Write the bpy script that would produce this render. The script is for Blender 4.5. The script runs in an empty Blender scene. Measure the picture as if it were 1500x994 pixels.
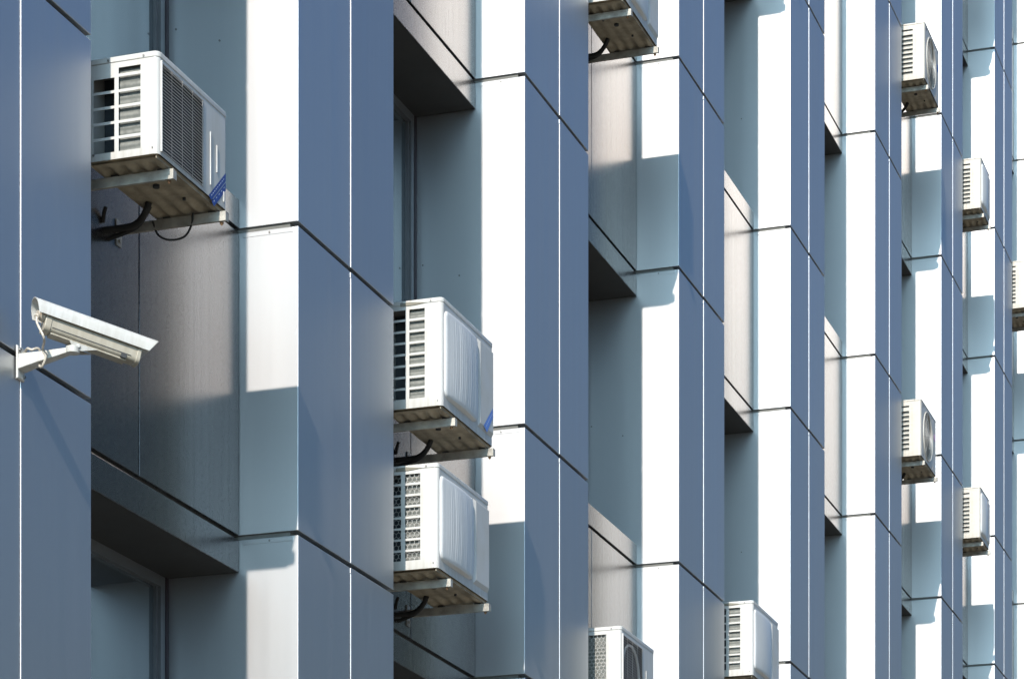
import bpy, bmesh, math, random
from mathutils import Vector, Matrix
random.seed(7)
R = math.radians
sc = bpy.context.scene
COL = sc.collection

# ------------------------------------------------------------------ helpers
class MB:
    """collects shapes into one mesh"""
    def __init__(self):
        self.bm = bmesh.new(); self.mi = 0
    def face(self, pts):
        vs = [self.bm.verts.new(p) for p in pts]
        f = self.bm.faces.new(vs); f.material_index = self.mi
        return f
    def box(self, a, b):
        x0, y0, z0 = [min(p, q) for p, q in zip(a, b)]
        x1, y1, z1 = [max(p, q) for p, q in zip(a, b)]
        self.prism([(x0, y0), (x1, y0), (x1, y1), (x0, y1)], z0, z1)
    def prism(self, poly, z0, z1, caps=True):
        n = len(poly)
        lo = [self.bm.verts.new((p[0], p[1], z0)) for p in poly]
        hi = [self.bm.verts.new((p[0], p[1], z1)) for p in poly]
        fs = [self.bm.faces.new((lo[i], lo[(i + 1) % n], hi[(i + 1) % n], hi[i])) for i in range(n)]
        if caps:
            fs += [self.bm.faces.new(hi), self.bm.faces.new(lo[::-1])]
        for f in fs: f.material_index = self.mi
    def rings(self, rings, caps=True, closed=True):
        """loft a list of equal-length point rings"""
        vv = [[self.bm.verts.new(p) for p in r] for r in rings]
        n = len(vv[0]); m = n if closed else n - 1
        fs = []
        for a, b in zip(vv, vv[1:]):
            for i in range(m):
                fs.append(self.bm.faces.new((a[i], a[(i + 1) % n], b[(i + 1) % n], b[i])))
        if caps and closed:
            fs += [self.bm.faces.new(vv[0][::-1]), self.bm.faces.new(vv[-1])]
        for f in fs: f.material_index = self.mi
    def tube(self, pts, r, sides=10, closed=False):
        pts = [Vector(p) for p in pts]
        rings = []; up = None
        for i, p in enumerate(pts):
            a = pts[i - 1] if (i or closed) else p
            b = pts[(i + 1) % len(pts)] if (i < len(pts) - 1 or closed) else p
            t = (b - a).normalized()
            if up is None:
                up = t.cross(Vector((0.31, 0.52, 0.8))).normalized()
            up = (up - t * up.dot(t)).normalized()
            w = t.cross(up)
            rings.append([p + (up * math.cos(q) + w * math.sin(q)) * r
                          for q in [2 * math.pi * k / sides for k in range(sides)]])
        if closed: rings.append([v.copy() for v in rings[0]])
        self.rings(rings, caps=not closed)
    def sheet(self, pos, nu, nv):
        g = [[self.bm.verts.new(pos(i / nu, j / nv)) for j in range(nv + 1)] for i in range(nu + 1)]
        for i in range(nu):
            for j in range(nv):
                f = self.bm.faces.new((g[i][j], g[i + 1][j], g[i + 1][j + 1], g[i][j + 1]))
                f.material_index = self.mi
    def build(self, name, mats, parent=None, bevel=0.0, smooth=False, seg=2, weld=True):
        if weld: bmesh.ops.remove_doubles(self.bm, verts=self.bm.verts, dist=1e-5)
        bmesh.ops.recalc_face_normals(self.bm, faces=self.bm.faces)
        if smooth:
            for f in self.bm.faces: f.smooth = True
            for e in self.bm.edges:
                if len(e.link_faces) != 2 or e.calc_face_angle(0) > R(38): e.smooth = False
        me = bpy.data.meshes.new(name); self.bm.to_mesh(me); self.bm.free()
        for m in (mats if isinstance(mats, (list, tuple)) else [mats]): me.materials.append(m)
        o = bpy.data.objects.new(name, me); COL.objects.link(o)
        if parent is not None: o.parent = parent
        if bevel:
            b = o.modifiers.new('edge', 'BEVEL'); b.width = bevel; b.segments = seg
            b.limit_method = 'ANGLE'; b.angle_limit = R(35)
        return o

def empty(name, loc=(0, 0, 0), rot=(0, 0, 0), parent=None):
    o = bpy.data.objects.new(name, None); COL.objects.link(o)
    o.location = loc; o.rotation_euler = rot; o.empty_display_size = .1
    if parent is not None: o.parent = parent
    return o
def tag(o, label, cat, group=None, kind=None):
    if label: o['label'] = label
    if cat: o['category'] = cat
    if group: o['group'] = group
    if kind: o['kind'] = kind
    return o

# ------------------------------------------------------------------ materials
def new_mat(name):
    m = bpy.data.materials.new(name); m.use_nodes = True
    nt = m.node_tree
    return m, nt, nt.nodes['Principled BSDF']
def N(nt, t, **kw):
    n = nt.nodes.new(t)
    for k, v in kw.items(): setattr(n, k, v)
    return n
def coords(nt, scale, obj=True):
    tc = N(nt, 'ShaderNodeTexCoord'); mp = N(nt, 'ShaderNodeMapping')
    mp.inputs['Scale'].default_value = scale
    nt.links.new(tc.outputs['Object'], mp.inputs['Vector'])
    return mp.outputs['Vector']
def noise(nt, vec, scale, detail=3, rough=.55):
    n = N(nt, 'ShaderNodeTexNoise'); n.inputs['Scale'].default_value = scale
    n.inputs['Detail'].default_value = detail; n.inputs['Roughness'].default_value = rough
    nt.links.new(vec, n.inputs['Vector']); return n.outputs['Fac']
def maprange(nt, fac, a, b, c, d):
    n = N(nt, 'ShaderNodeMapRange'); nt.links.new(fac, n.inputs[0])
    for i, v in enumerate((a, b, c, d)): n.inputs[i + 1].default_value = v
    return n.outputs[0]
def mixcol(nt, fac, c1, c2):
    n = N(nt, 'ShaderNodeMix', data_type='RGBA')
    if isinstance(fac, float): n.inputs[0].default_value = fac
    else: nt.links.new(fac, n.inputs[0])
    for i, c in ((6, c1), (7, c2)):
        if isinstance(c, (tuple, list)): n.inputs[i].default_value = (*c[:3], 1)
        else: nt.links.new(c, n.inputs[i])
    return n.outputs[2]
def simple(name, col, rough=.5, metal=0.0, var=.12, scale=6.0, spec=.5, bump=0.0):
    m, nt, p = new_mat(name)
    v = coords(nt, (1, 1, 1))
    f = noise(nt, v, scale, 4)
    dark = tuple(c * (1 - var) for c in col); lite = tuple(min(1, c * (1 + var)) for c in col)
    nt.links.new(mixcol(nt, maprange(nt, f, .3, .7, 0, 1), dark, lite), p.inputs['Base Color'])
    p.inputs['Roughness'].default_value = rough; p.inputs['Metallic'].default_value = metal
    p.inputs['Specular IOR Level'].default_value = spec
    if bump:
        b = N(nt, 'ShaderNodeBump'); b.inputs['Strength'].default_value = bump; b.inputs['Distance'].default_value = .01
        nt.links.new(noise(nt, v, scale * 4, 4), b.inputs['Height']); nt.links.new(b.outputs[0], p.inputs['Normal'])
    return m

def cladding(name, col, rough, metal, streak=.25, bmp=1.0):
    m, nt, p = new_mat(name)
    v1 = coords(nt, (7, 7, .12)); v2 = coords(nt, (1.2, 1.2, .5)); v3 = coords(nt, (60, 60, 60))
    s = noise(nt, v1, 1.6, 5, .6); l = noise(nt, v2, 1.0, 2); g = noise(nt, v3, 5, 2)
    oi = N(nt, 'ShaderNodeObjectInfo')
    # faint rain streaks and a shade that differs from sheet to sheet
    a = mixcol(nt, maprange(nt, s, .35, .8, 0, streak), col, tuple(c * .78 for c in col))
    hs = N(nt, 'ShaderNodeHueSaturation')
    nt.links.new(a, hs.inputs['Color'])
    nt.links.new(maprange(nt, oi.outputs['Random'], 0, 1, .92, 1.06), hs.inputs['Value'])
    nt.links.new(hs.outputs[0], p.inputs['Base Color'])
    ra = N(nt, 'ShaderNodeMath', operation='ADD')
    nt.links.new(maprange(nt, s, .3, .7, rough - .025 * bmp, rough + .03 * bmp), ra.inputs[0])
    nt.links.new(maprange(nt, g, .2, .8, -.02, .02), ra.inputs[1])
    nt.links.new(ra.outputs[0], p.inputs['Roughness'])
    p.inputs['Metallic'].default_value = metal
    b = N(nt, 'ShaderNodeBump'); b.inputs['Strength'].default_value = .35 * bmp; b.inputs['Distance'].default_value = .012
    nt.links.new(l, b.inputs['Height'])
    b2 = N(nt, 'ShaderNodeBump'); b2.inputs['Strength'].default_value = .02 * bmp; b2.inputs['Distance'].default_value = .004
    nt.links.new(s, b2.inputs['Height']); nt.links.new(b.outputs[0], b2.inputs['Normal'])
    nt.links.new(b2.outputs[0], p.inputs['Normal'])
    return m

M_CLAD = cladding('silver_cladding', (.488, .497, .505), .45, .95, .08)
M_SPAN = cladding('brushed_spandrel_metal', (.115, .112, .115), .27, .85, .08, .15)
M_SPAN.node_tree.nodes['Principled BSDF'].inputs['Specular Tint'].default_value = (.96, .89, .83, 1)
M_BACK = simple('dark_backing_rail', (.10, .10, .09), .6, 0)
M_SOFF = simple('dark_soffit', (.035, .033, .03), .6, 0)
M_FRAME = simple('window_frame_aluminium', (.13, .135, .14), .4, .3, .05)
M_GASK = simple('maroon_rubber_gasket', (.022, .012, .016), .6, 0, .2)
M_WALL = simple('rendered_wall', (.28, .27, .25), .8, 0)
M_COVER = simple('white_plastic', (.50, .50, .49), .4, 0, .03, 4)
M_PAN = simple('dusty_base_pan', (.30, .255, .185), .6, 0, .35, 9, .3, .25)
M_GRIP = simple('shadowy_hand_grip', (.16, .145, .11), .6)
M_STEEL = simple('painted_bracket_steel', (.33, .31, .27), .5, .2, .35, 14, .4, .2)
M_RUST = simple('rusty_fixing', (.20, .11, .05), .8, 0, .5, 30)
M_DARK = simple('dark_cavity', (.018, .020, .022), .7, 0, .2)
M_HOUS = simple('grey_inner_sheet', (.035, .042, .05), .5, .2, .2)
M_HOSE = simple('black_foam_hose', (.022, .021, .020), .75, 0, .3, 20, .3, .4)
M_RUB = simple('black_rubber', (.03, .03, .03), .6)
M_BOLT = simple('zinc_bolt', (.22, .21, .20), .45, .8)
M_WIRE = simple('coated_wire', (.34, .33, .31), .45, .1)
M_BLUE = simple('blue_sticker_film', (.020, .045, .20), .35, 0, .08)
M_BLUE2 = simple('light_blue_sticker_film', (.10, .19, .50), .35, 0, .08)
M_PINK = simple('pink_sticker_film', (.55, .30, .42), .4, 0, .1)
M_PRINT = simple('white_sticker_print', (.72, .74, .78), .45, 0, .02)
M_CABLE = simple('grey_flexible_conduit', (.40, .36, .30), .5, .2, .25, 60)
M_GLASS2 = simple('dark_lens_glass', (.01, .012, .015), .05)

def enamel(name, col, dirt=.3):
    m, nt, p = new_mat(name)
    v = coords(nt, (1, 1, 1)); vv = coords(nt, (26, 26, 1.6))
    st = noise(nt, vv, 1, 5, .65); bl = noise(nt, v, 5, 4)
    sx = N(nt, 'ShaderNodeSeparateXYZ'); nt.links.new(v, sx.inputs[0])
    low = maprange(nt, sx.outputs['Z'], .0, .10, 1, 0)
    c = mixcol(nt, maprange(nt, bl, .35, .7, 0, .5), col, tuple(q * w for q, w in zip(col, (.93, .91, .84))))
    a = N(nt, 'ShaderNodeMath', operation='MULTIPLY'); nt.links.new(maprange(nt, st, .5, .75, 0, dirt), a.inputs[0]); nt.links.new(maprange(nt, bl, .3, .65, .2, 1), a.inputs[1])
    b = N(nt, 'ShaderNodeMath', operation='MULTIPLY'); nt.links.new(low, b.inputs[0]); nt.links.new(maprange(nt, st, .35, .7, 0, .5), b.inputs[1])
    mx = N(nt, 'ShaderNodeMath', operation='MAXIMUM'); nt.links.new(a.outputs[0], mx.inputs[0]); nt.links.new(b.outputs[0], mx.inputs[1])
    nt.links.new(mixcol(nt, mx.outputs[0], c, (.20, .165, .115)), p.inputs['Base Color'])
    nt.links.new(maprange(nt, bl, .3, .7, .34, .5), p.inputs['Roughness'])
    return m
M_WHITE = enamel('white_enamel', (.44, .432, .412)); M_CREAM = enamel('cream_enamel', (.41, .385, .34), .4)
M_CAM = enamel('camera_white_paint', (.46, .46, .445), .25); M_CAMB = enamel('camera_cream_paint', (.33, .305, .25), .3)
def coil_mat():
    m, nt, p = new_mat('condenser_fins')
    v = coords(nt, (1, 1, 1))
    w = N(nt, 'ShaderNodeTexWave', wave_type='BANDS', bands_direction='Z'); w.inputs['Scale'].default_value = 11
    w.inputs['Distortion'].default_value = 1.2; nt.links.new(v, w.inputs['Vector'])
    f = noise(nt, v, 40, 3)
    c = mixcol(nt, w.outputs['Fac'], (.10, .105, .095), (.20, .20, .18))
    nt.links.new(mixcol(nt, maprange(nt, f, .4, .7, 0, .5), c, (.06, .065, .06)), p.inputs['Base Color'])
    p.inputs['Roughness'].default_value = .5; p.inputs['Metallic'].default_value = .3
    return m
M_COIL = coil_mat()
def glass_mat():
    m, nt, p = new_mat('tinted_window_glass')
    v = coords(nt, (1, 1, .35))
    p.inputs['Base Color'].default_value = (.045, .055, .06, 1)
    p.inputs['Roughness'].default_value = .06; p.inputs['IOR'].default_value = 2.1
    b = N(nt, 'ShaderNodeBump'); b.inputs['Strength'].default_value = .25; b.inputs['Distance'].default_value = .006
    nt.links.new(noise(nt, v, 1.5, 2), b.inputs['Height'])
    b2 = N(nt, 'ShaderNodeBump'); b2.inputs['Strength'].default_value = .2; b2.inputs['Distance'].default_value = .004
    nt.links.new(noise(nt, coords(nt, (.4, .4, 9)), 1.2, 3), b2.inputs['Height']); nt.links.new(b.outputs[0], b2.inputs['Normal'])
    nt.links.new(b2.outputs[0], p.inputs['Normal'])
    return m
M_GLASS = glass_mat()
def ground_mat():
    m, nt, p = new_mat('paving')
    v = coords(nt, (1, 1, 1))
    br = N(nt, 'ShaderNodeTexBrick'); br.inputs['Scale'].default_value = 1.6
    br.inputs['Color1'].default_value = (.24, .21, .165, 1); br.inputs['Color2'].default_value = (.21, .185, .145, 1)
    br.inputs['Mortar'].default_value = (.08, .075, .07, 1); br.inputs['Mortar Size'].default_value = .01
    nt.links.new(v, br.inputs['Vector'])
    nt.links.new(mixcol(nt, maprange(nt, noise(nt, v, .4, 5), .3, .7, 0, .5), br.outputs['Color'], (.16, .14, .11)), p.inputs['Base Color'])
    p.inputs['Roughness'].default_value = .85
    return m

# ------------------------------------------------------------------ camera, sun, sky
# facade runs along +Y, its outward side is +X; the camera's eye level is z = 0
F_PX, VPX, HOR, CX, CY, WPX = 4150., 2180., 1879., 750., 497., 1500.
ANG = math.atan((VPX - CX) / F_PX)
DIST = 6.5 * math.cos(ANG)
cam = bpy.data.cameras.new('camera'); co = bpy.data.objects.new('camera', cam); COL.objects.link(co)
cam.sensor_fit = 'HORIZONTAL'; cam.sensor_width = 36
cam.lens = 36 * F_PX / WPX; cam.shift_y = (HOR - CY) / WPX
cam.clip_start = .1; cam.clip_end = 3000
co.location = (DIST, 0, 0); co.rotation_euler = (R(90), 0, ANG)
sc.camera = co

SUN = Vector((.1264, -1, .65)).normalized()
sl = bpy.data.lights.new('sun', 'SUN'); sl.energy = 3.75; sl.angle = R(.5); sl.color = (1.0, .895, .80)
so = bpy.data.objects.new('sun', sl); COL.objects.link(so)
so.rotation_euler = (-SUN).to_track_quat('-Z', 'Y').to_euler(); so.location = (20, -20, 40)
wd = bpy.data.worlds.new('World'); sc.world = wd; wd.use_nodes = True
nt = wd.node_tree; sk = nt.nodes.new('ShaderNodeTexSky'); sk.sky_type = 'NISHITA'; sk.sun_disc = False
sk.sun_elevation = math.asin(SUN.z); sk.sun_rotation = math.atan2(SUN.x, SUN.y)
sk.altitude = 1200; sk.air_density = 0.5; sk.dust_density = 10.0; sk.ozone_density = 2.5
tint = nt.nodes.new('ShaderNodeMix'); tint.data_type = 'RGBA'; tint.blend_type = 'MULTIPLY'
tint.inputs[0].default_value = 1; tint.inputs[7].default_value = (.70, 1.15, 1.42, 1)   # clear cool sky
nt.links.new(sk.outputs[0], tint.inputs[6]); nt.links.new(tint.outputs[2], nt.nodes['Background'].inputs[0]); nt.nodes['Background'].inputs[1].default_value = .110
vs = sc.view_settings; vs.view_transform = 'Standard'; vs.look = 'None'; vs.gamma = 1; vs.exposure = .8

# ------------------------------------------------------------------ ground
GZ = -1.6
g = MB(); g.face([(-400, -400, GZ), (600, -400, GZ), (600, 700, GZ), (-400, 700, GZ)])
tag(g.build('ground', ground_mat()), None, None, kind='structure')

# unseen dark ridge, added to darken the low sky reflected in the cladding
g = MB(); rr = random.Random(5)
def added_hill(i, j):
    a = R(-6 + 100 * i)                       # bearing from the facade line, towards the street
    rad = 170 + 330 * j
    h = 105 * (math.sin(math.pi * min(1, j * .75)) ** .8) * (.8 + .2 * math.sin(5 * i + .6) + .06 * math.sin(23 * i)) * (.55 + 1.1 * math.exp(-((i - .38) / .16) ** 2) + .25 * i)
    h += 5 * math.sin(41 * i + 3 * j) * math.sin(17 * j + 9 * i) * min(1, 4 * j)
    return (math.sin(a) * rad + 12 + 30 * j * 0, math.cos(a) * rad + 60, GZ - 1 + h * min(1, j * 5))
g.sheet(added_hill, 60, 20)
tag(g.build('added_hills', simple('added_dark_hillside', (.030, .042, .028), .95, 0, .4, .05), smooth=True), None, None, kind='structure')

# ------------------------------------------------------------------ building
ST = 4.055
uL = lambda n: 10.399 + 3.85 * (n - 1)
uR = lambda n: 11.816 + 3.85 * (n - 1)
uJ = lambda n: 11.150 + 3.85 * (n - 1)
zA = lambda k: 4.10 + ST * k          # lower joint of a spandrel storey
zB = lambda k: 5.787 + ST * k         # upper joint
TOP = zB(4)
FINS = range(-1, 12)
SDEPTH = .352                          # spandrel plane behind the pilaster faces
GDEPTH = .79
bld = empty('office_building', (0, 0, GZ))
tag(bld, 'office building clad in silver metal panels with tall pilasters between recessed windows', 'building')

def in_frame(n, z0, z1):
    def pr(u, z):
        q = Vector((0 - DIST, u, z)); zz = -math.sin(ANG) * q.x + math.cos(ANG) * q.y
        return (CX + F_PX * (math.cos(ANG) * q.x + math.sin(ANG) * q.y) / zz, HOR - F_PX * z / zz)
    ps = [pr(u, z) for u in (uL(n), uR(n)) for z in (z0, z1)]
    return not (max(p[0] for p in ps) < 0 or min(p[0] for p in ps) > 1560 or
                max(p[1] for p in ps) < -10 or min(p[1] for p in ps) > 1004)

ww = MB()
ww.box((-9, uL(-1) - .0, 0), (-.86, uR(11), TOP + .5 - GZ))
ww.build('rear_wall', M_WALL, bld)

joints = [GZ]
for k in range(-1, 5): joints += [zA(k), zB(k)]
GAP = .026
def left_panel(b, n, z0, z1):
    a, j = uL(n), uJ(n) - .003
    b.prism([(-.80, a), (0, a), (0, j), (-.05, j), (-.05, a + .05), (-.80, a + .05)], z0, z1)
def right_panel(b, n, z0, z1):
    j, r = uJ(n), uR(n)
    b.prism([(.004, j), (.004, r), (-.80, r), (-.80, r - .05), (-.045, r - .05), (-.045, j)], z0, z1)
for n in FINS:
    pm = MB(); pm.mi = 1
    pm.box((-.86, uL(n) + .053, GZ), (-.053, uR(n) - .053, TOP))
    pm.box((-.80, uL(n) + .012, GZ), (-.053, uL(n) + .05, TOP - .01))
    pm.mi = 0
    pil = None; todo = []
    for z0, z1 in zip(joints, joints[1:]):
        z0b = z0 + GAP / 2 if z0 > GZ else z0
        z1b = z1 - GAP / 2
        if in_frame(n, z0, z1): todo.append((z0b, z1b))
        else: left_panel(pm, n, z0b, z1b); right_panel(pm, n, z0b, z1b)
    pil = pm.build('pilaster', [M_CLAD, M_BACK], bld, bevel=.003)
    pil.location = (0, 0, -GZ)
    for z0, z1 in todo:
        b = MB(); left_panel(b, n, z0, z1)
        # a folded lip with its rivet under the joint
        b.box((-.33, uL(n) - .0010, z1 - .030), (-.028, uL(n) + .004, z1 - .002))
        b.build('cladding_panel', M_CLAD, pil, bevel=.0028)
        spots = [(-.17, z1 - .016)]
        if z1 - z0 > 2: spots += [(-.735, z0 + .45), (-.735, z0 + 1.15), (-.47, z0 + 1.05)]
        if n <= 5:
            for w_, q in spots:
                rv = MB(); rv.tube([(w_, uL(n) - .004, q), (w_, uL(n) + .004, q)], .006, 8); rv.build('rivet', M_BOLT, pil)
        b = MB(); right_panel(b, n, z0, z1)
        b.box((-.004, uJ(n) - .0045, z1 - .034), (.0044, uJ(n) + .004, z1 - .003))
        b.build('cladding_panel', M_CLAD, pil, bevel=.0028)

for n in list(FINS)[:-1]:
    a, c = uR(n) + .004, uL(n + 1) - .007
    vj = uR(n) + 1.21
    for k in range(-1, 5):
        zb, zt = zA(k) - .19, zB(k) + .172
        if k == 4: zt = zB(k)
        s = MB()
        s.box((-.80, a, zb + .004), (-SDEPTH - .03, c, zt - .004))     # carcass seen in the joints
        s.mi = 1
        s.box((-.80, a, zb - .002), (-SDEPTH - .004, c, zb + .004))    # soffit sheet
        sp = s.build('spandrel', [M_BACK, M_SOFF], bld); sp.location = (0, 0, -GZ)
        f = -SDEPTH
        for (y0, y1, q0, q1, nm) in ((a, c, zb, zA(k) - GAP / 2, 'trim_strip'), (a, c, zB(k) + GAP / 2, zt, 'trim_strip'),
                                     (a, vj - .006, zA(k) + GAP / 2, zB(k) - GAP / 2, 'face_panel'),
                                     (vj + .006, c, zA(k) + GAP / 2, zB(k) - GAP / 2, 'face_panel')):
            if q1 - q0 < .02: continue
            p = MB(); p.box((f - .028, y0, q0), (f, y1, q1))
            p.build(nm, M_SPAN, sp, bevel=.002)
        # window above this spandrel
        if k < 4:
            w0, w1 = zt, zA(k + 1) - .192
            w = MB(); gx = -GDEPTH
            w.mi = 1
            w.box((gx - .06, c - .028, w0), (gx + .012, c + .004, w1))       # gasket against the reveal
            w.box((gx - .06, a - .0, w0), (gx + .012, a + .028, w1))
            w.mi = 0
            y0, y1 = a + .028, c - .028
            fr = []
            for (p0, p1) in (((y0, w0), (y0 + .055, w1)), ((y1 - .055, w0), (y1, w1)), ((y0 + .055, w1 - .06), (y1 - .055, w1)),
                             ((y0 + .055, w0), (y1 - .055, w0 + .06)), (((y0 + y1) / 2 - .03, w0 + .06), ((y0 + y1) / 2 + .03, w1 - .06))):
                w.box((gx - .05, p0[0], p0[1]), (gx + .006, p1[0], p1[1]))
            # narrow inner bead beside each jamb
            w.box((gx - .05, y1 - .075, w0 + .06), (gx - .012, y1 - .0552, w1 - .06))
            w.box((gx - .05, y0 + .0552, w0 + .06), (gx - .012, y0 + .075, w1 - .06))
            wo = w.build('window', [M_FRAME, M_GASK], bld); wo.location = (0, 0, -GZ)
            for q0, q1 in ((y0 + .075, (y0 + y1) / 2 - .03), ((y0 + y1) / 2 + .03, y1 - .075)):
                p = MB(); p.box((gx - .04, q0, w0 + .06), (gx - .03, q1, w1 - .06))
                p.build('pane', M_GLASS, wo)
cp = MB()
cp.box((-9.1, uL(-1) - .1, TOP + .5), (.06, uR(11) + .1, TOP + .62)); cp.box((-.86, uL(-1), TOP + .02), (-.02, uR(11), TOP + .5))
o = cp.build('parapet', M_CLAD, bld, bevel=.004); o.location = (0, 0, -GZ)

# ------------------------------------------------------------------ air conditioners
# local frame: x outward (front of the unit at 0), y along the facade (0..W), z up
def plate_holes(b, axis, t0, t1, p0, p1, q0, q1, holes):
    """flat plate p0..p1 by q0..q1, thickness t0..t1 along the axis 'x' or 'y', with rectangular holes"""
    ps = sorted({p0, p1, *[h[0] for h in holes], *[h[1] for h in holes]})
    qs = sorted({q0, q1, *[h[2] for h in holes], *[h[3] for h in holes]})
    solid = lambda i, j: 0 <= i < len(ps) - 1 and 0 <= j < len(qs) - 1 and not any(
        h[0] - 1e-6 <= ps[i] and ps[i + 1] <= h[1] + 1e-6 and h[2] - 1e-6 <= qs[j] and qs[j + 1] <= h[3] + 1e-6 for h in holes)
    P = (lambda t, p, q: (t, p, q)) if axis == 'x' else (lambda t, p, q: (p, t, q))
    for i in range(len(ps) - 1):
        for j in range(len(qs) - 1):
            if not solid(i, j): continue
            a, c, d, e = ps[i], ps[i + 1], qs[j], qs[j + 1]
            for t in (t0, t1): b.face([P(t, a, d), P(t, c, d), P(t, c, e), P(t, a, e)])
            if not solid(i - 1, j): b.face([P(t0, a, d), P(t1, a, d), P(t1, a, e), P(t0, a, e)])
            if not solid(i + 1, j): b.face([P(t0, c, d), P(t1, c, d), P(t1, c, e), P(t0, c, e)])
            if not solid(i, j - 1): b.face([P(t0, a, d), P(t1, a, d), P(t1, c, d), P(t0, c, d)])
            if not solid(i, j + 1): b.face([P(t0, a, e), P(t1, a, e), P(t1, c, e), P(t0, c, e)])

def arc(cx, cy, r, a0, a1, n=6):
    return [(cx + r * math.cos(R(a0 + (a1 - a0) * i / n)), cy + r * math.sin(R(a0 + (a1 - a0) * i / n))) for i in range(n + 1)]

def hex_lattice(b, x0, x1, z0, z1, y, s, r):
    """honeycomb of thin wires in an x-z plane"""
    dx, dz = s * math.sqrt(3), s * 1.5
    edges = set()
    for i in range(-1, int((x1 - x0) / dx) + 2):
        for j in range(-1, int((z1 - z0) / dz) + 2):
            cx, cz = x0 + i * dx + (dx / 2 if j % 2 else 0), z0 + j * dz
            v = [(round(cx + s * math.sin(R(60 * q)), 4), round(cz + s * math.cos(R(60 * q)), 4)) for q in range(6)]
            for q in range(6):
                e = tuple(sorted((v[q], v[(q + 1) % 6])))
                if all(x0 <= p[0] <= x1 and z0 <= p[1] <= z1 for p in e): edges.add(e)
    for p, q in sorted(edges): b.tube([(p[0], y, p[1]), (q[0], y, q[1])], r, 4)

def pan_env(y, W):
    e = min(y - .03, W - .03 - y)
    rise = min(1, max(0, e / .06))
    return rise * (1 - .82 * min(1, max(0, (e - .10) / .12)))

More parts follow.
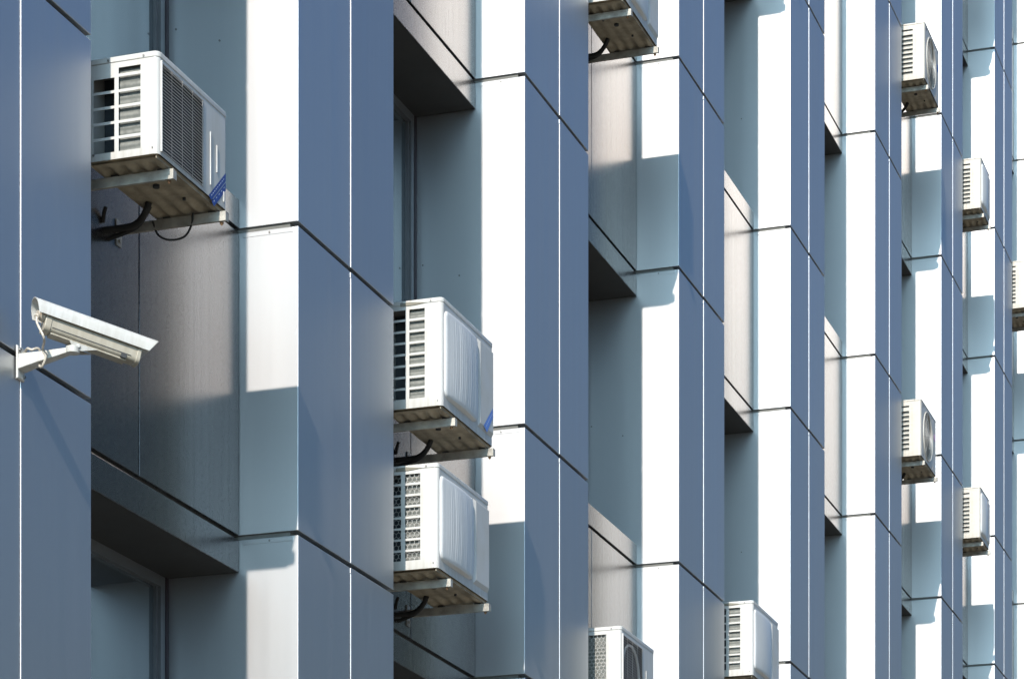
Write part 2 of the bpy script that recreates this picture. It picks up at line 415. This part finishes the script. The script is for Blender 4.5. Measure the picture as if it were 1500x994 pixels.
AC_GROUP = 'air conditioners hung outside the office windows'
BR_GROUP = 'steel brackets under the air conditioners'
def aircon(loc, W, H, label, side, front, dep=.37, white=M_WHITE, sticker=None, arms=(.13, None), tall_lid=.028, rib=True, mesh=False, cord=False):
    t = empty('air_conditioner', loc); tag(t, label, 'air conditioner', AC_GROUP)
    r = .026; th = .0025; HB = H - tall_lid
    b = MB()
    # ---- near side with its slots
    plate_holes(b, 'y', 0, th, -dep, -r, 0, HB, side)
    # ---- rounded corners, far side, back
    for (cy, a0, a1, sgn) in ((r, 270, 360, 1), (W - r, 0, 90, 1)):
        o_ = arc(-r, cy, r, a0, a1); i_ = arc(-r, cy, r - th, a0, a1)
        b.prism(o_ + i_[::-1], 0, HB)
    b.box((-dep, W - th, 0), (-r, W, HB)); b.box((-dep, th, 0), (-dep + th, W - th, HB))
    # ---- front plate
    hole = None; circ = None
    if front == 'wire': hole = (.030, .63 * W, .045 * H, .90 * H)
    if front == 'round': circ = (.43 * W, .49 * H, min(.42 * H, .36 * W))
    if circ:
        cy, cz, cr = circ; K = 40
        y0, y1, z0, z1 = cy - cr - .02, cy + cr + .02, cz - cr - .02, cz + cr + .02
        plate_holes(b, 'x', -th, 0, r, W - r, 0, HB, [(y0, y1, z0, z1)])
        ci, sq = [], []
        for q in range(K):
            a = 2 * math.pi * (q + .5) / K; c_, s_ = math.cos(a), math.sin(a); m_ = max(abs(c_), abs(s_))
            ci.append((cy + cr * c_, cz + cr * s_)); sq.append((cy + (cr + .02) * c_ / m_, cz + (cr + .02) * s_ / m_))
        for q in range(K):
            p = (q + 1) % K
            b.face([(0, *ci[q]), (0, *ci[p]), (0, *sq[p]), (0, *sq[q])])
            b.face([(0, *ci[q]), (0, *ci[p]), (-.05, *ci[p]), (-.05, *ci[q])])
    else:
        plate_holes(b, 'x', -th, 0, r, W - r, 0, HB, [hole] if hole else [])
    b.build('casing', white, t, smooth=True)
    # ---- lid, a little proud of the casing
    b = MB(); e = .003
    b.prism([(-dep - e, -e)] + arc(-r, r, r + e, 270, 360) + arc(-r, W - r, r + e, 0, 90) + [(-dep - e, W + e)], HB + .0005, H)
    lid = b.build('lid', white, t, bevel=.004, smooth=True)
    b = MB()
    for x in (-.075, -.26): b.tube([(x, -e - .004, HB + .012), (x, .004, HB + .012)], .006, 8)
    b.tube([(-dep + .03, -.004, .03), (-dep + .03, .004, .03)], .006, 8)
    if side and side[0][0] > -.3: b.tube([(-.03, -.004, .03), (-.03, .004, .03)], .004, 8)
    b.build('screw', M_BOLT, t)
    # ---- hand grip on the side, the shade of its recess put into a dark colour
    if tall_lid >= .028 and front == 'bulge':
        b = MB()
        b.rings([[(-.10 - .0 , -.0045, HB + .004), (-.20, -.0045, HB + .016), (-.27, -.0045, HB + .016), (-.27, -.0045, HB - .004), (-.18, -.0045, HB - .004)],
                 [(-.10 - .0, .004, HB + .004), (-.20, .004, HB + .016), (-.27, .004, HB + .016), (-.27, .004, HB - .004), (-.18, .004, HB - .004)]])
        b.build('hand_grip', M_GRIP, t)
    # ---- insides
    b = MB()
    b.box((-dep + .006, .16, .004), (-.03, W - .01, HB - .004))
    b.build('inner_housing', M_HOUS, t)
    if side:
        xs0 = min(h[0] for h in side); xs1 = max(h[1] for h in side)
        xa = -.222 if len({h[0] for h in side}) > 1 else xs0 - .01
        b = MB(); b.box((xa, .020, .006), (xs1 + .012, .05, HB - .006)); b.build('condenser_coil', M_COIL, t)
        if mesh:
            b = MB(); hex_lattice(b, xs0, xs1, .01, HB - .01, .006, .017, .0013); b.build('guard_mesh', M_WIRE, t)
    # ---- front fittings
    if front == 'wire':
        b = MB(); y0, y1, z0, z1 = hole
        b.box((-.028, y0, z0), (-.026, y1, z1)); b.build('fan_cavity', M_DARK, t)
        b = MB(); nrow = 27
        for i in range(nrow + 1):
            z = z0 + (z1 - z0) * i / nrow
            b.tube([(.004, y0 - .004, z), (.008, (y0 + y1) / 2, z), (.004, y1 + .004, z)], .0019, 5)
        for i in range(5):
            y = y0 + (y1 - y0) * i / 4
            b.tube([(.001, y, z0 - .004), (.001, y, z1 + .004)], .0014, 5)
        b.build('fan_guard', M_WIRE, t)
        b = MB(); b.box((0, y0 - .010, z0 - .008), (.010, y0 - .003, z1 + .008)); b.build('guard_edge', white, t, bevel=.002)
        b = MB()                                                       # pressed grooves of the service panel
        for y, za, zb in ((.74 * W, .12 * H, .66 * H), (.835 * W, .30 * H, .58 * H), (.94 * W, .06 * H, .17 * H)):
            b.box((0, y, za), (.005, y + .008, zb))
        b.build('pressed_rib', white, t, bevel=.002)
        b = MB(); cy, cz, cr = (y0 + y1) / 2, (z0 + z1) / 2, (z1 - z0) * .44
        if mesh: b.tube([(-.014, cy + cr * math.cos(a), cz + cr * math.sin(a)) for a in [2 * math.pi * q / 40 for q in range(40)]], .010, 6, True)
        if mesh: b.build('fan_ring', M_WIRE, t)
        else: b.bm.free()
    if front == 'bulge':
        y0, y1, z0, z1 = .028, .655 * W, .085 * H, .905 * H
        b = MB(); rr = random.Random(int(loc[1] * 10)); NU, NV = 170, 48
        wob = [0.0]
        for i in range(NU + 1): wob.append(.45 * wob[-1] + rr.uniform(-1, 1) * .0010)
        def pad(s, v):
            z = z0 + (z1 - z0) * v; rc = .055
            dz = min(v, 1 - v) * (z1 - z0); ins = rc - math.sqrt(max(0, rc * rc - max(0, rc - dz) ** 2))
            y = y0 + ins + (y1 - y0 - 2 * ins) * s
            ed = min(s * (y1 - y0), (1 - s) * (y1 - y0) , v * (z1 - z0), (1 - v) * (z1 - z0)) / .022
            rise = math.sqrt(max(0, 1 - (1 - min(1, ed)) ** 2))
            dome = .010 + .030 * math.sin(math.pi * min(1, max(0, s * .92 + .02))) ** .8 * (math.sin(math.pi * (v * .9 + .05)) ** .35)
            k = int(s * NU)
            w = wob[k] * (1 if rib else .0) * min(1, ed) * (1 if .07 < s < .95 else 0) * min(1, max(0, min(v, 1 - v) / .06 - .6))
            w *= .85 + .2 * math.sin(k * 1.7 + v * 2.2)
            return (dome * rise + w, y, z)
        us = [0, .004, .01, .018, .03]
        b.sheet(lambda i, j: pad(i, j), NU, NV)
        b.build('fan_cover', M_COVER, t, smooth=True)
        q0, q1 = .675 * W, .975 * W; z0, z1 = .075 * H, .915 * H; d = .013; bv = .028
        b = MB()
        b.rings([[(0, q0, z0), (0, q1, z0), (0, q1, z1), (0, q0, z1)], [(d, q0 + bv, z0 + bv), (d, q1 - .006, z0 + bv), (d, q1 - .006, z1 - .012), (d, q0 + bv, z1 - .012)]])
        b.build('service_panel', white, t, bevel=.002)
    if front == 'round':
        cy, cz, cr = circ
        b = MB()
        for i in range(1): b.tube([(-.05, cy, cz), (-.052, cy, cz)], cr, 40)
        b.build('fan_cavity', M_DARK, t)
        b = MB(); b.tube([(-.045, cy, cz), (-.012, cy, cz)], cr * .2, 16)
        for q in range(3):
            a0 = 2 * math.pi * q / 3
            b.sheet(lambda i, j: (-.042 + .028 * j, cy + cr * (.18 + .74 * i) * math.cos(a0 + 1.5 * j + .25 * i), cz + cr * (.18 + .74 * i) * math.sin(a0 + 1.5 * j + .25 * i)), 6, 8)
        b.build('fan', M_COIL, t, smooth=True)
        b = MB()
        for q in range(1, 11):
            rr_ = cr * q / 10
            b.tube([(.012 * (1 - (q / 10) ** 2) + .004, cy + rr_ * math.cos(a), cz + rr_ * math.sin(a)) for a in [2 * math.pi * p / 36 for p in range(36)]], .0022, 4, True)
        for q in range(4):
            a = math.pi * q / 4 + .2
            b.tube([(.004, cy - cr * math.cos(a), cz - cr * math.sin(a)), (.016, cy, cz), (.004, cy + cr * math.cos(a), cz + cr * math.sin(a))], .003, 4)
        b.build('fan_guard', M_WIRE, t)
        b = MB(); b.tube([(.002, cy + cr * 1.01 * math.cos(a), cz + cr * 1.01 * math.sin(a)) for a in [2 * math.pi * p / 48 for p in range(48)]], .009, 6, True)
        b.build('guard_rim', white, t, smooth=True)
    # ---- sticker
    if sticker:
        ox = .0146 if front == 'bulge' else .0012
        if sticker == 'diagonal':
            if front == 'wire': p0, p1, wd_ = (.555, .002), (.751, .182), .088     # lower left and upper right ends of the band
            else: p0, p1, wd_ = (.700, .075), (.872, .232), .060
            p0, p1 = Vector(p0), Vector(p1); al = p1 - p0; cut = Vector((.06, -.012))
            b = MB(); two = front == 'wire'
            q = lambda f, v: (ox, *(p0 + al * f + cut * (1 - f) * v + Vector((0, -wd_)) * v * (.25 + .75 * f)))
            for v0, v1 in (((0, .46), (.54, 1)) if two else ((0, 1),)):
                b.face([q(0, v0), q(1, v0), q(1, v1), q(0, v1)])
            s_ = b.build('sticker', M_BLUE if two else M_BLUE2, t)
            b = MB()                                                   # rows of fine print, too small to read
            for k_ in range(9):
                for v in ((.22, .72) if two else (.45,)):
                    f0 = .08 + k_ * .095
                    if (k_ * 2 + int(v * 10)) % 4 == 1: continue
                    y_, z_ = q(f0, v)[1:]; d_ = al.normalized() * .012
                    b.face([(ox + .0006, y_, z_), (ox + .0006, y_ + d_.x, z_ + d_.y), (ox + .0006, y_ + d_.x, z_ + d_.y + .005), (ox + .0006, y_, z_ + .005)])
            b.build('sticker_print', M_PRINT, s_)
        else:
            b = MB(); b.tube([(ox, .90 * W, .66 * H), (ox + .001, .90 * W, .66 * H)], .042, 20)
            b.build('sticker', M_PINK if sticker == 'pink' else M_BLUE, t)
    # ---- corrugated base pan
    b = MB()
    b.sheet(lambda i, j: (-dep + .012 + (dep - .03) * i, .012 + (W - .024) * j,
                          -.011 - pan_env(j * W, W) * (.003 + .0095 * math.sin(2 * math.pi * 4.5 * i))), 54, 30)
    b.box((-.020, .013, -.016), (-.016, W - .013, -.0005)); b.box((-dep + .010, .013, -.016), (-dep + .013, W - .013, -.0005))
    b.box((-dep + .004, .004, -.0005), (-.012, W - .004, .002))
    pan = b.build('base_pan', M_PAN, t, smooth=True)
    b = MB(); b.tube([(-.17, .42 * W, -.0255), (-.17, .42 * W, -.012)], .017, 16)
    b.build('drain_hole', M_DARK, pan)
    for hx, hy_, hr in ((-.24, .30, .009), (-.11, .66, .008)):
        b = MB(); b.tube([(hx, hy_ * W, -.0255), (hx, hy_ * W, -.012)], hr, 12); b.build('knockout_hole', M_DARK, pan)
    # ---- insulated hose bundle back to the wall
    back = -SDEPTH - loc[0]
    b = MB(); hy = .66 * W
    P = [(-dep + .07, hy, -.012), (-dep + .05, hy + .01, -.045), (-dep + .015, hy + .03, -.075), (-dep - .03, hy + .045, -.095), (-dep - .08, hy + .05, -.10), (back, hy + .05, -.10)]
    b.tube([tuple(q) for q in smooth_path(P, 6)], .0165, 10)
    b.build('refrigerant_hose', M_HOSE, t, smooth=True)
    b = MB()
    b.tube([tuple(q) for q in smooth_path([(-dep + .05, hy + .05, -.012), (-dep + .02, hy + .05, -.06), (-dep - .04, hy + .07, -.10), (back, hy + .09, -.13)], 6)], .012, 8)
    b.tube([tuple(q) for q in smooth_path([(back + .004, hy + .03, -.07), (back + .015, hy + .02, -.03), (back + .03, hy + .01, .0)], 6)], .010, 8)
    if cord:
        ca = W - .05
        b.tube([tuple(q) for q in smooth_path([(-dep + .0, ca - .03, -.03), (-dep + .02, ca - .01, -.095), (-dep + .08, ca, -.125), (-dep + .16, ca, -.118), (-dep + .21, ca - .02, -.07), (-dep + .22, ca - .03, -.02)], 6)], .0055, 6)
    b.build('cable', M_HOSE, t, smooth=True)
    # ---- the bracket it stands on
    br = empty('wall_bracket', (-SDEPTH, loc[1], loc[2]))
    lab = label.replace('air conditioner', 'unit')
    tag(br, BL[label], 'bracket', BR_GROUP)
    reach = loc[0] + SDEPTH
    ya = arms[0]; yb = arms[1] if arms[1] else W - .075
    for yy, tip in ((ya, reach + .014), (yb, reach + .026)):
        b = MB(); z1 = -.026
        b.prism([(.003, yy), (tip, yy), (tip, yy + .004), (.003, yy + .004)], z1 - .048, z1)           # upright leaf
        b.box((.003, yy + .004, z1 - .004), (tip, yy + .042, z1))                                       # flat leaf
        b.box((tip - .004, yy + .0042, z1 - .046), (tip, yy + .040, z1 - .0045))                        # closed end
        b.box((.003, yy + .004, z1 - .048), (tip, yy + .018, z1 - .0455))
        arm = b.build('arm', M_STEEL, br, bevel=.0015)
        b = MB()
        for fx in (reach - .055, reach - dep + .07):
            b.box((fx - .018, yy + .006, z1), (fx + .018, yy + .04, z1 + .010))
        b.build('rubber_foot', M_RUB, arm)
        b = MB(); b.tube([(tip - .03, yy + .02, z1 - .062), (tip - .03, yy + .02, z1 + .002)], .005, 8)
        b.tube([(tip - .03, yy + .02, z1 - .056), (tip - .03, yy + .02, z1 - .048)], .010, 6)
        b.build('bolt', M_RUST, arm)
        b = MB(); b.box((.001, yy - .012, z1 - .10), (.006, yy + .046, z1 + .03))
        b.tube([(.004, yy + .02, z1 - .075), (.014, yy + .02, z1 - .075)], .010, 6)
        b.build('wall_plate', M_STEEL, br)
    return t

def smooth_path(pts, n):
    P = [Vector(p) for p in pts]; out = []
    Q = [P[0] * 2 - P[1]] + P + [P[-1] * 2 - P[-2]]
    for i in range(1, len(Q) - 2):
        a, b, c, d = Q[i - 1], Q[i], Q[i + 1], Q[i + 2]
        for k in range(n):
            s = k / n
            out.append(.5 * ((2 * b) + (c - a) * s + (2 * a - 5 * b + 4 * c - d) * s * s + (3 * b - a - 3 * c + d) * s ** 3))
    out.append(P[-1]); return out

def slots(H, cols, top, pitch, h, rows, small=None):
    out = []
    for c in cols:
        for i in range(rows):
            z1 = H * (1 - top - pitch * i); out.append((c[0], c[1], z1 - h * H, z1))
        if small and c is cols[0]: out.append((c[0], c[1], H * (1 - small[1]), H * (1 - small[0])))
    return out

L1 = 'small white air conditioner with wide black wire grille and dark blue diagonal sticker'
L2 = 'white air conditioner with ribbed fan cover and light blue sticker, above a twin'
L3 = 'white air conditioner with honeycomb mesh in its side slots, below a twin'
L4 = 'white air conditioner cut by the top edge, seen from its dusty underside'
L5 = 'white air conditioner with wide honeycomb side opening and wire guard, at the bottom edge'
L6 = 'white air conditioner with smooth fan cover, right of the mesh-sided one'
L7 = 'cream air conditioner with round fan, near the top edge, right of centre'
L8 = 'cream air conditioner with round fan and pink sticker, in the lower half'
L9 = 'cream slatted air conditioner without a round fan, upper one of the far column'
L10 = 'cream slatted air conditioner without a round fan, lower one of the far column'
L11 = 'cream air conditioner half cut by the right edge of the view'
L12 = 'white air conditioner just above the view, over the smooth-covered one'
L13 = 'cream air conditioner just above the view, over the upper far column one'
BL = {L1: 'rusty steel bracket under the small unit with black wire grille',
      L2: 'grey steel bracket between the two stacked units',
      L3: 'grey steel bracket under the lower of the two stacked units',
      L4: 'dark steel bracket at the top edge under the unit seen from below',
      L5: 'steel bracket below the bottom edge under the mesh-sided unit',
      L6: 'steel bracket under the smooth-covered unit at the bottom edge',
      L7: 'pale steel bracket under the round-fan unit near the top',
      L8: 'dark steel bracket under the round-fan unit with pink sticker',
      L9: 'steel bracket under the upper slatted unit of the far column',
      L10: 'steel bracket under the lower slatted unit of the far column',
      L11: 'steel bracket under the unit cut by the right edge',
      L12: 'steel bracket above the view under the unit over the smooth-covered one',
      L13: 'steel bracket above the view under the unit over the far column'}

s_small = slots(.48, [(-.208, -.093), (-.341, -.230)], .195, .152, .125, 5, (.105, .165))
s_eight = lambda H: slots(H, [(-.213, -.114), (-.345, -.238)], .085, .106, .085, 8)
s_slat = lambda H: slots(H, [(-.345, -.135)], .20, .081, .053, 9, (.105, .135))
aircon((.220, 12.08, 5.325), .770, .484, L1, s_small, 'wire', sticker='diagonal', cord=True)
aircon((.200, 15.97, 5.281), .915, .65, L2, s_eight(.65), 'bulge', sticker='diagonal', arms=(.18, .845))
aircon((.175, 15.96, 4.305), .915, .63, L3, s_eight(.63), 'bulge', mesh=True, arms=(.18, .845))
aircon((.217, 19.70, 9.325), .885, .63, L4, s_eight(.63), 'bulge', arms=(.13, .80))
aircon((.176, 19.766, 4.205), .860, .585, L5, [(-.345, -.115, .03, .53)], 'wire', mesh=True)
aircon((.179, 23.666, 5.225), .915, .64, L6, s_eight(.64), 'bulge', rib=False)
aircon((.205, 31.366, 13.435), .86, .63, L7, s_slat(.63), 'round', white=M_CREAM, sticker='blue', tall_lid=.02)
aircon((.165, 31.366, 9.238), .90, .63, L8, s_slat(.63), 'round', white=M_CREAM, sticker='pink', tall_lid=.02)
aircon((.181, 35.216, 13.375), .62, .63, L9, s_slat(.63), 'bulge', white=M_CREAM, rib=False, tall_lid=.02)
aircon((.172, 35.216, 9.281), .66, .63, L10, s_slat(.63), 'bulge', white=M_CREAM, rib=False, tall_lid=.02)
aircon((.14, 39.066, 13.395), .80, .65, L11, s_slat(.65), 'round', white=M_CREAM, tall_lid=.02)
aircon((.19, 23.666, 13.225), .90, .64, L12, s_eight(.64), 'bulge', rib=False)
aircon((.18, 35.216, 17.29), .66, .63, L13, s_slat(.63), 'bulge', white=M_CREAM, rib=False, tall_lid=.02)

# ------------------------------------------------------------------ security camera on the nearest pilaster
cc = empty('security_camera', (.005, 11.135, 4.075))
tag(cc, 'white outdoor security camera with long sunshield on a wall arm', 'security camera')
b = MB()      # wall plate
b.rings([[(.001, -.035, -.085), (.001, .035, -.085), (.001, .035, .065), (.001, -.035, .065)],
         [(.010, -.030, -.080), (.010, .030, -.080), (.010, .030, .060), (.010, -.030, .060)]])
b.build('wall_plate', M_CAM, cc, bevel=.002)
b = MB()
for y, z in ((-.02, .045), (.02, .045), (.02, -.066)): b.tube([(.009, y, z), (.019, y, z)], .007, 6)
b.build('bolt', M_BOLT, cc)
b = MB()      # tapering arm
secs = [(.010, .036, -.044, .026), (.10, .030, -.022, .027), (.20, .024, -.002, .030), (.255, .020, .010, .032)]
b.rings([[(x, -h, z0), (x, h, z0), (x, h * .8, z1), (x, -h * .8, z1)] for x, h, z0, z1 in secs])
b.tube([(.262, 0, .006), (.262, 0, .036)], .030, 20)
b.build('arm', M_CAM, cc, bevel=.003, smooth=True)
# housing frame: origin on the pivot
ax = Vector((.385, .37, -.110)).normalized()
sd = ax.cross(Vector((0, 0, 1))).normalized(); up = sd.cross(ax).normalized()
if sd.y > 0: pass
rot = Matrix((ax, -sd, up)).transposed()
hd = empty('housing', tuple(Vector((.262, .02, .125)) + ax * .025), rot.to_euler(), cc)
def xs(pts, x): return [(x, p[0], p[1]) for p in pts]
def rrect(hw, z0, z1, r, n=4):
    o_ = []
    for cx, cz, a in ((hw - r, z0 + r, -90), (hw - r, z1 - r, 0), (-hw + r, z1 - r, 90), (-hw + r, z0 + r, 180)):
        o_ += [(cx + r * math.cos(R(a + 90 * i / n)), cz + r * math.sin(R(a + 90 * i / n))) for i in range(n + 1)]
    return o_
hb = MB(); prof = rrect(.042, -.066, .048, .020)
hb.rings([xs(prof, -.155), xs(prof, .26)])
hb.build('camera_body', M_CAMB, hd, smooth=True)
b = MB(); p2 = rrect(.045, -.069, .051, .022)
b.rings([xs(p2, -.165), xs(p2, -.135)]); b.build('rear_cap', M_CAMB, hd, bevel=.003, smooth=True)
b = MB(); b.rings([xs(p2, .258), xs(p2, .278)]); b.build('front_cap', M_CAMB, hd, bevel=.003, smooth=True)
b = MB(); b.rings([xs(rrect(.034, -.056, .04, .014), .2785), xs(rrect(.034, -.056, .04, .014), .2795)]); b.build('lens_window', M_GLASS2, hd)
b = MB(); b.box((-.13, -.0435, -.050), (.235, .0435, -.047)); b.box((.19, -.0435, -.068), (.215, .0435, -.0505)); b.build('seam', M_RUB, hd)
b = MB(); b.box((-.13, -.030, -.074), (.22, .030, -.0655)); b.build('mount_rail', M_CAMB, hd, bevel=.003)
# sunshield: open arch, slanted ends
b = MB()
def shield(off, x, slant):
    pts = [(-.060, -.006)]
    pts += [(-.060 * math.cos(R(a)), .022 + .045 * math.sin(R(a))) for a in range(0, 181, 15)]
    pts += [(.060, -.006)]
    res = []
    for y, z in pts:
        f = 1 - off / .06
        res.append((x + slant * (z - .06), y * f, (z + .0) if off == 0 else (z if z < 0 else z * (1 - off / .067))))
    return res
rings_o = [shield(0, x, s) for x, s in ((-.225, -.35), (-.10, -.2), (.10, .1), (.25, .35), (.345, .6))]
rings_i = [shield(.0028, x, s) for x, s in ((-.225, -.35), (-.10, -.2), (.10, .1), (.25, .35), (.345, .6))]
b.rings(rings_o, closed=False); b.rings(rings_i, closed=False)
for ro, ri in ((rings_o[0], rings_i[0]), (rings_o[-1], rings_i[-1])):
    for i in range(len(ro) - 1): b.face([ro[i], ro[i + 1], ri[i + 1], ri[i]])
for e in (0, -1):
    for a, c in zip(range(4), range(1, 5)): b.face([rings_o[a][e], rings_o[c][e], rings_i[c][e], rings_i[a][e]])
b.build('sunshield', M_CAM, hd, smooth=True)
# swivel yoke under the body
b = MB()
b.rings([[(x, y, z) for x, y, z in ((-.045, -.036, -.074), (.085, -.036, -.074), (.02, -.030, -.100), (-.02, -.030, -.100))],
         [(x, y, z) for x, y, z in ((-.045, -.032, -.074), (.085, -.032, -.074), (.02, -.026, -.100), (-.02, -.026, -.100))]])
b.rings([[(x, y, z) for x, y, z in ((-.045, .036, -.074), (.085, .036, -.074), (.02, .030, -.100), (-.02, .030, -.100))],
         [(x, y, z) for x, y, z in ((-.045, .032, -.074), (.085, .032, -.074), (.02, .026, -.100), (-.02, .026, -.100))]])
b.tube([(0, -.04, -.085), (0, .04, -.085)], .008, 10); b.tube([(0, 0, -.105), (0, 0, -.07)], .020, 14)
b.build('swivel', M_CAM, hd, bevel=.0015)
b = MB()
b.tube([(-.165, -.012, .0), (-.185, -.012, .0)], .026, 18); b.tube([(-.185, -.012, .0), (-.200, -.016, -.004)], .018, 6); b.tube([(-.19, -.016, -.006), (-.205, -.03, -.022)], .013, 8)
b.build('cable_gland', M_CABLE, hd, bevel=.002, smooth=True)
# conduit from the gland down to the arm, looped once round it
g0 = Vector(hd.location) + rot @ Vector((-.203, -.032, -.024))
b = MB()
pth = [g0, g0 + Vector((.005, -.004, -.03)), g0 + Vector((.04, -.008, -.10)), Vector((.135, -.036, .03)), Vector((.150, -.036, -.005)), Vector((.128, -.030, -.045)),
       Vector((.105, -.01, -.03)), Vector((.105, .012, .01)), Vector((.10, -.01, .042)), Vector((.075, -.028, .035)), Vector((.05, -.02, .045)), Vector((.012, .02, .036))]
b.tube(smooth_path(pth, 8), .0055, 8)
b.build('conduit', M_CABLE, cc, smooth=True)
